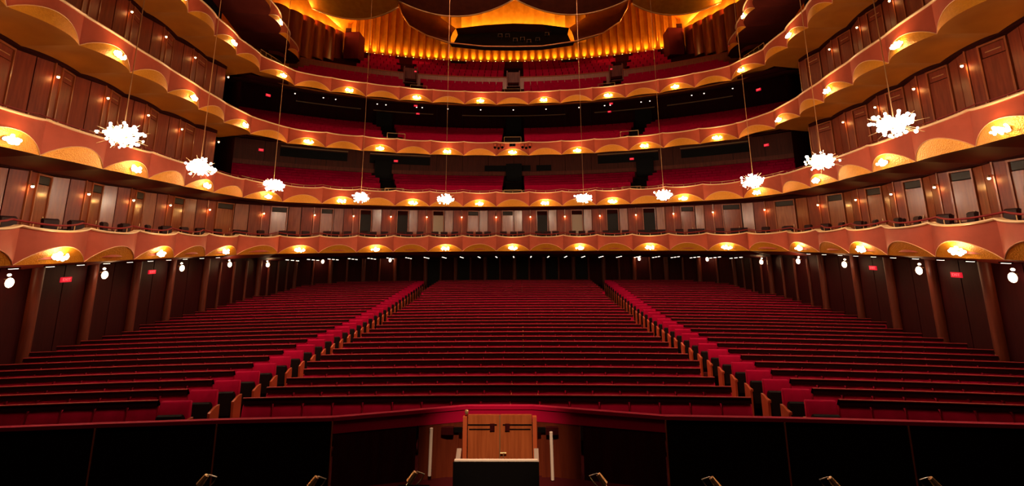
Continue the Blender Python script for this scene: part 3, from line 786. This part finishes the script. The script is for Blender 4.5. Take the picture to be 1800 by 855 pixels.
ENDP = MB().extrude([(-.30, 0), (-.33, .60), (-.10, .66), (.05, .66), (.05, 0)], -.025, .025).data('end_panel', 'arm_wood')
FOOT = MB().box((0, 0, .2), (.4, .05, .4)).data('foot', 'black')
def seat_rows():
    for r in range(32):
        D = 10.33 + .9 * r
        for blk in (-1, 0, 1):
            if blk == 0:
                w = hw(D); n = int(2 * w / SW); x0 = -n * SW / 2 + SW / 2 + (SW / 4 if r % 2 else 0) * 0
                xs = [x0 + i * SW for i in range(n)]
            else:
                xs = []; x = hw(D) + .78 + SW / 2
                while True:
                    Y = D - x * x / 140
                    if x > wallx(Y) - .75: break
                    xs.append(blk * x); x += SW
                if blk < 0: xs = xs[::-1]
            yield r, D, blk, xs
def at_row(x, D): return (x, D - x * x / 140, zfloor(D))
BLK = {-1: 'left', 0: 'centre', 1: 'right'}
BACKS = {r: (BACK if r < 6 else slab(MB(), back_prof(.99 - rail_h(r)), -.275, .275).data('backrest', 'velvet', True)) for r in range(32)}
rest = {'backrest': MB(), 'folded_seat': MB(), 'armrest': MB()}
def join(b, me, p, rz):
    o = len(b.v); c, s = cos(rz), sin(rz)
    b.v += [(p[0] + v.co.x * c - v.co.y * s, p[1] + v.co.x * s + v.co.y * c, p[2] + v.co.z) for v in me.vertices]
    b.f += [tuple(o + i for i in f.vertices) for f in me.polygons]
NSEP = 7
for r, D, blk, xs in seat_rows():
    if not xs: continue
    row_d = f'{nth(r + 1)} row'
    for i, x in enumerate(xs):
        p = at_row(x, D); rz = x / 70.0 * -1
        end = (blk == -1 and i == len(xs) - 1) or (blk == 1 and i == 0)
        if r < NSEP and abs(x) < 8.6 + .9 * r:
            if blk == 0:
                c = i - (len(xs) - 1) / 2
                lab = f'red velvet theatre seat, {row_d} of the centre block, {nth(i + 1)} from its left end'
            elif blk < 0: lab = f'red velvet theatre seat, {row_d} of the left block, {nth(len(xs) - i)} from the aisle'
            else: lab = f'red velvet theatre seat, {row_d} of the right block, {nth(i + 1)} from the aisle'
            if end: lab = f'red velvet aisle seat with a tall back, {row_d} of the {BLK[blk]} block'
            s = tag(root('theatre_seat', p, rz), lab, 'theatre seat', f'{BLK[blk]} block stalls seats, {row_d}')
            place('backrest', BACK_END if end else BACKS[r], s); place('folded_seat', PAN if end else PAN_IN, s); place('armrest', ARM, s); place('arm_standard', ARML, s); place('foot', FOOT, s)
            if end: place('end_panel', ENDP, s, (.305 if blk < 0 else -.305, 0, 0))
        else:
            join(rest['backrest'], BACK_END if end else BACKS[r], p, rz)
            join(rest['folded_seat'], PAN if end else PAN_IN, p, rz); join(rest['armrest'], ARM, p, rz)
            if end:
                join(rest['armrest'], ENDP, (p[0] + (.305 if blk < 0 else -.305), p[1], p[2]), rz)
    # dark title rail over the backs
    a, b_ = (xs[0], xs[-1]) if blk == 0 else ((xs[0], xs[-1] - SW) if blk < 0 else (xs[0] + SW, xs[-1]))
    a -= SW / 2 - .02; b_ += SW / 2 - .02
    if b_ - a < .6: continue
    n = 9; pth = [at_row(a + (b_ - a) * k / (n - 1), D) for k in range(n)]
    base = pth[n // 2]
    t = tag(root('title_rail', base), f'dark title rail along the {row_d} of the {BLK[blk]} block', 'seat rail', 'title rails along the stalls rows')
    def strip(prof):
        return MB().grid([[(q[0] - base[0], q[1] - base[1] + y, z) for q in pth] for y, z in prof])
    rb = .99 - rail_h(r)
    strip([(-.03, .99), (-.045, rb), (.055, rb), (.0, .99), (-.03, .99)]).build('face', 'title_rail', t, local=True)
    strip([(-.045, .985), (-.045, 1.0), (-.012, 1.002), (-.012, .985)]).build('lit_top_edge', 'lit_rail_edge', t, local=True)
st = tag(root('theatre_seats', (0, 0, -H)), 'receding rows of red velvet stalls seats behind the seventh row', 'seats', kind='stuff')
for k, m in (('backrest', 'velvet'), ('folded_seat', 'seat_pan'), ('armrest', 'arm_wood')):
    o = rest[k].build(k, m, st, smooth=False); o['kind'] = 'stuff'

# ------------------------------------------------------------------ orchestra pit
RAIL = [(-11.8, 7.8), (-10, 8.0), (-8.1, 8.2), (-6.3, 8.4), (-4.45, 8.58), (-2.6, 8.70), (-.45, 9.27), (.72, 9.27), (2.87, 8.75), (4.75, 8.65), (6.6, 8.5), (8.4, 8.35), (10.2, 8.15), (11.8, 7.9)]
RAIL = [Vector((x, y, 0)) for x, y in RAIL]
ZR = -2.8
pit = struct(root('wall_pit', (0, 0, -H)), 'black panelled orchestra pit wall with a red velvet top rail', 'wall')
for i in range(len(RAIL) - 1):
    a, b_ = RAIL[i], RAIL[i + 1]; t = (b_ - a).normalized(); mid = i in (5, 6, 7)
    if not mid:
        MB().panel(a + t * .012, b_ - t * .012, -4.7, ZR - .05, .06).build('pit_panel', 'pit_black', pit)
    else:
        MB().panel(a, b_, ZR - (.24 if i != 6 else .20), ZR - .05, .06).build('velvet_band', 'velvet_rail', pit)
        if i == 5:
            MB().panel(a + t * .02, a + t * 1.35, -4.7, ZR - .24, .05).build('pit_panel', 'wood_dark', pit)
            MB().panel(a + t * 1.40, b_, -4.7, ZR - .24, .05).build('pit_panel', 'wood_column', pit)
        elif i == 7:
            MB().panel(a, b_ - t * 1.40, -4.7, ZR - .24, .05).build('pit_panel', 'wood_column', pit)
            MB().panel(b_ - t * 1.35, b_ - t * .02, -4.7, ZR - .24, .05).build('pit_panel', 'wood_dark', pit)
    MB().panel(a, b_, ZR - .045, ZR + .01, .09).build('velvet_rail', 'velvet_rail', pit)
    if i and i not in (6, 7): MB().tube([(a.x, a.y - .045, -4.7), (a.x, a.y - .045, ZR - .05)], .012, 5).build('seam_strip', 'wood_warm', pit)
g = MB(); g.grid([[(-12, 2.5, -4.7), (12, 2.5, -4.7)], [(-12, 9.4, -4.7), (12, 9.4, -4.7)]]); struct(g.build('floor_pit', 'pit_black'), 'black orchestra pit floor', 'floor')
DN[0] += 1
pd = struct(root(f'door_{DN[0]}', (.135, 9.17, -4.6)), 'scuffed wooden double door in the middle of the pit wall', 'door')
for sg in (-1, 1):
    lf = MB().box((sg * .28, 0, .845), (.545, .05, 1.69)).build('leaf', 'wood_warm', pd, local=True)
    MB().box((sg * .30, -.03, 1.54), (.50, .012, .012)).build('crack', 'black', lf, local=True)
    MB().box((sg * .33, -.03, 1.47), (.40, .012, .010)).build('crack', 'black', lf, local=True)
    MB().box((sg * .13, -.035, 1.50), (.08, .02, .11)).build('latch_plate', 'wood_dark', lf, local=True)
    MB().box((sg * .60, -.02, .84), (.07, .09, 1.66)).build('jamb', 'arm_wood', pd, local=True)
    MB().box((sg * .72, -.03, 1.46), (.14, .05, .07)).build('hinge_block', 'black', pd, local=True)
    MB().box((sg * .90, -.05, 1.455), (.21, .08, .11)).build('bracket', 'wood_dark', pd, local=True)
    MB().box((sg * .88, 0, .7), (.34, .03, 1.42)).build('side_board', 'wood_column', pd, local=True)
MB().box((0, -.035, .85), (.014, .02, 1.69)).build('meeting_strip', 'brass', pd, local=True)
MB().tube([(.06, -.06, .95), (.06, -.06, 1.11)], .010, 6).build('handle', 'brass', pd, local=True)
MB().tube([(.01, -.06, 1.11), (.11, -.06, 1.11)], .010, 6).build('handle_bar', 'brass', pd, local=True)
MB().ball((-.575, -.03, 1.74), (.035, .035, .045), 8, 6).build('finial', 'brass', pd, local=True)
for sg, x, z0, z1 in ((-1, -1.04, -3.80, -3.08), (1, 1.02, -3.86, -3.14)):
    q = tag(root('edge_tube', (x, 9.02, z0)), f"pale upright tube beside the pit door, {'left' if sg < 0 else 'right'} side", 'tube', 'pale tubes beside the pit door')
    MB().tube([(0, 0, 0), (-sg * .01, .02, z1 - z0)], .028, 8).build('tube', 'pale_tube', q, local=True)
    for z in (.06, z1 - z0 - .06): MB().box((0, .05, z), (.05, .08, .03)).build('clip', 'black', q, local=True)
po = tag(root('conductor_podium', (.12, 7.8, -4.7)), 'black conductor podium with a pale brass top rail', 'podium')
MB().box((0, -.2, .40), (1.35, 1.1, .80)).build('platform', 'black', po, local=True)
MB().box((0, .33, .95), (1.30, .04, 1.02)).build('cloth_panel', 'black', po, local=True)
MB().box((0, .335, 1.485), (1.26, .04, .022)).build('top_rail', 'pale_tube', po, local=True)
for sg in (-1, 1):
    v = MB(); v.extrude([(.34, 1.46), (.38, 1.46), (.56, 1.54), (.54, 1.57)], sg * .60 - .02, sg * .60 + .05); v.build('rail_end', 'steel', po, local=True)
MB().box((.42, -.56, .95), (.14, .30, .02)).build('shelf', 'steel', po, local=True)
def stand_lamp(x, y, z, lean, label):
    s = tag(root('stand_lamp', (x, y, -4.7)), label, 'lamp', 'music stand lamps in the pit'); h = z + 4.7
    MB().tube([(0, 0, 0), (0, 0, h - .1)], .012, 6).build('pole', 'black', s, local=True)
    MB().tube([(-.16, 0, .01), (.16, 0, .01)], .012, 5).build('foot', 'black', s, local=True); MB().tube([(0, -.16, .01), (0, .16, .01)], .012, 5).build('foot', 'black', s, local=True)
    MB().tube([(0, 0, h - .12), (lean * .10, 0, h - .02), (lean * .14, -.01, h + .05), (lean * .05, -.04, h + .09), (-lean * .01, -.06, h + .07)], .009, 6).build('gooseneck', 'steel', s, local=True)
    MB().tube([(lean * .03, -.05, h + .09), (-lean * .05, -.07, h - .02)], [.032, .046], 8).build('shade', 'brass', s, local=True)
    MB().tube([(-lean * .03, -.065, h + .0), (-lean * .075, -.08, h - .06)], [.022, .016], 8).build('tip', 'steel', s, local=True)
    MB().box((0, .03, h - .2), (.42, .02, .26), None, (0, .9, .35), (0, -.35, .9)).build('desk', 'black', s, local=True)
for i, (x, y, z, ln) in enumerate([(-3.73, 7.2, -3.10, 1), (-2.25, 7.2, -3.12, 1), (-.93, 7.2, -3.06, 1), (1.55, 7.2, -3.08, -1), (3.03, 7.2, -3.12, -1), (4.57, 7.2, -3.12, -1), (5.87, 7.2, -3.12, -1)]):
    stand_lamp(x, y, z, ln, f'small metal music stand lamp at the pit, {nth(i + 1)} from the left')
# work light on the proscenium aimed at the pit door
wl = tag(root('work_light', (.6, 1.0, 7.5)), 'stage work light above the opening aimed at the pit door', 'work light')
MB().tube([(0, 0, .3), (0, .1, 0)], [.14, .18], 10).build('barrel', 'black', wl, local=True)
lamp('work_beam', 'SPOT', (0, .15, -.1), POW['work'], (1, .70, .45), .12, rot=(-.5, 7.9, -11.0), parent=wl, angle=rad(12), blend=.8, rel=False)

# ------------------------------------------------------------------ exit signs
c = bpy.data.curves.new('letters', 'FONT'); c.body = 'EXIT'; c.size = .19; c.align_x = 'CENTER'; c.align_y = 'CENTER'; c.extrude = .006
o = bpy.data.objects.new('letters', c); C.objects.link(o); bpy.context.view_layer.update()
LETTERS = bpy.data.meshes.new_from_object(o); bpy.data.objects.remove(o); LETTERS.transform(Matrix.Rotation(pi / 2, 4, 'X')); LETTERS.materials.clear(); LETTERS.materials.append(MAT['exit_letter'])
def exit_sign(x, y, z, yaw, label, s=1.0):
    s *= .62
    r = tag(root('exit_sign', (x, y, z), yaw), label, 'exit sign', 'red exit signs')
    MB().box((0, 0, 0), (.52 * s, .08 * s, .26 * s)).build('case', 'exit_red', r, local=True)
    o = place('letters', LETTERS, r, (0, -.05 * s, 0)); o.scale = (s, s, s)
for sg in (-1, 1):
    sd = 'left' if sg < 0 else 'right'
    exit_sign(sg * 14.25, 16.0, -1.05, sg * -rad(80), f'red exit sign low on the {sd} stalls wall, nearer the stage')
    exit_sign(sg * 14.75, 20.4, -1.05, sg * -rad(80), f'red exit sign low on the {sd} stalls wall, farther from the stage')
    exit_sign(sg * 9.4, 38.0, 6.55, -sg * rad(22), f'red exit sign over the {sd} rear aisle of the second tier')
    exit_sign(sg * 8.2, 40.0, 11.0, -sg * rad(20), f'red exit sign on the {sd} rear wall of the third tier', .9)
    exit_sign(sg * 8.1, 38.6, 11.3, -sg * rad(20), f'red exit sign hung just above another on the {sd}, third tier', .9)
    exit_sign(sg * 16.2, 30.4, 6.05, -sg * rad(60), f'red exit sign at the {sd} end of the second tier')
    exit_sign(sg * 16.2, 30.6, 9.8, -sg * rad(60), f'red exit sign at the {sd} end of the third tier')
    exit_sign(sg * 8.55, 40.2, 14.9, -sg * rad(18), f'red exit sign in the {sd} gallery entrance above the fourth tier', .8)
    exit_sign(sg * 16.4, 34.4, 13.6 + .9, -sg * rad(60), f'red exit sign beside the {sd} fluted wall', .7)
# black projector cluster on the middle of the third tier front
p = arc(2, 0, -.55, ZB[2] + .55)
for sg in (-1, 1):
    for k in range(3):
        s = tag(root('front_projector', (p[0] + sg * (.72 + .26 * k), p[1], p[2] - .05 * (k % 2))), f"black projector on the third tier front, {nth(k + 1)} {'left' if sg < 0 else 'right'} of its middle", 'projector', 'projectors on the third tier front')
        MB().tube([(0, .2, .02), (0, -.12, -.06)], [.07, .10], 8).build('barrel', 'black', s, local=True)
        MB().tube([(-.12, .06, 0), (-.12, .06, .26), (.12, .06, .26), (.12, .06, 0)], .016, 5).build('yoke', 'black', s, local=True)
        MB().tube([(0, .06, .26), (0, .3, .34)], .016, 5).build('hook', 'black', s, local=True)
cb = tag(root('front_camera', (p[0], p[1] + .05, p[2] + .14)), 'small black camera box on the middle of the third tier front', 'camera box')
MB().box((0, 0, 0), (.44, .2, .18)).build('case', 'black', cb, local=True); MB().tube([(0, -.09, 0), (0, -.14, 0)], .05, 8).build('lens', 'glass_dark', cb, local=True)
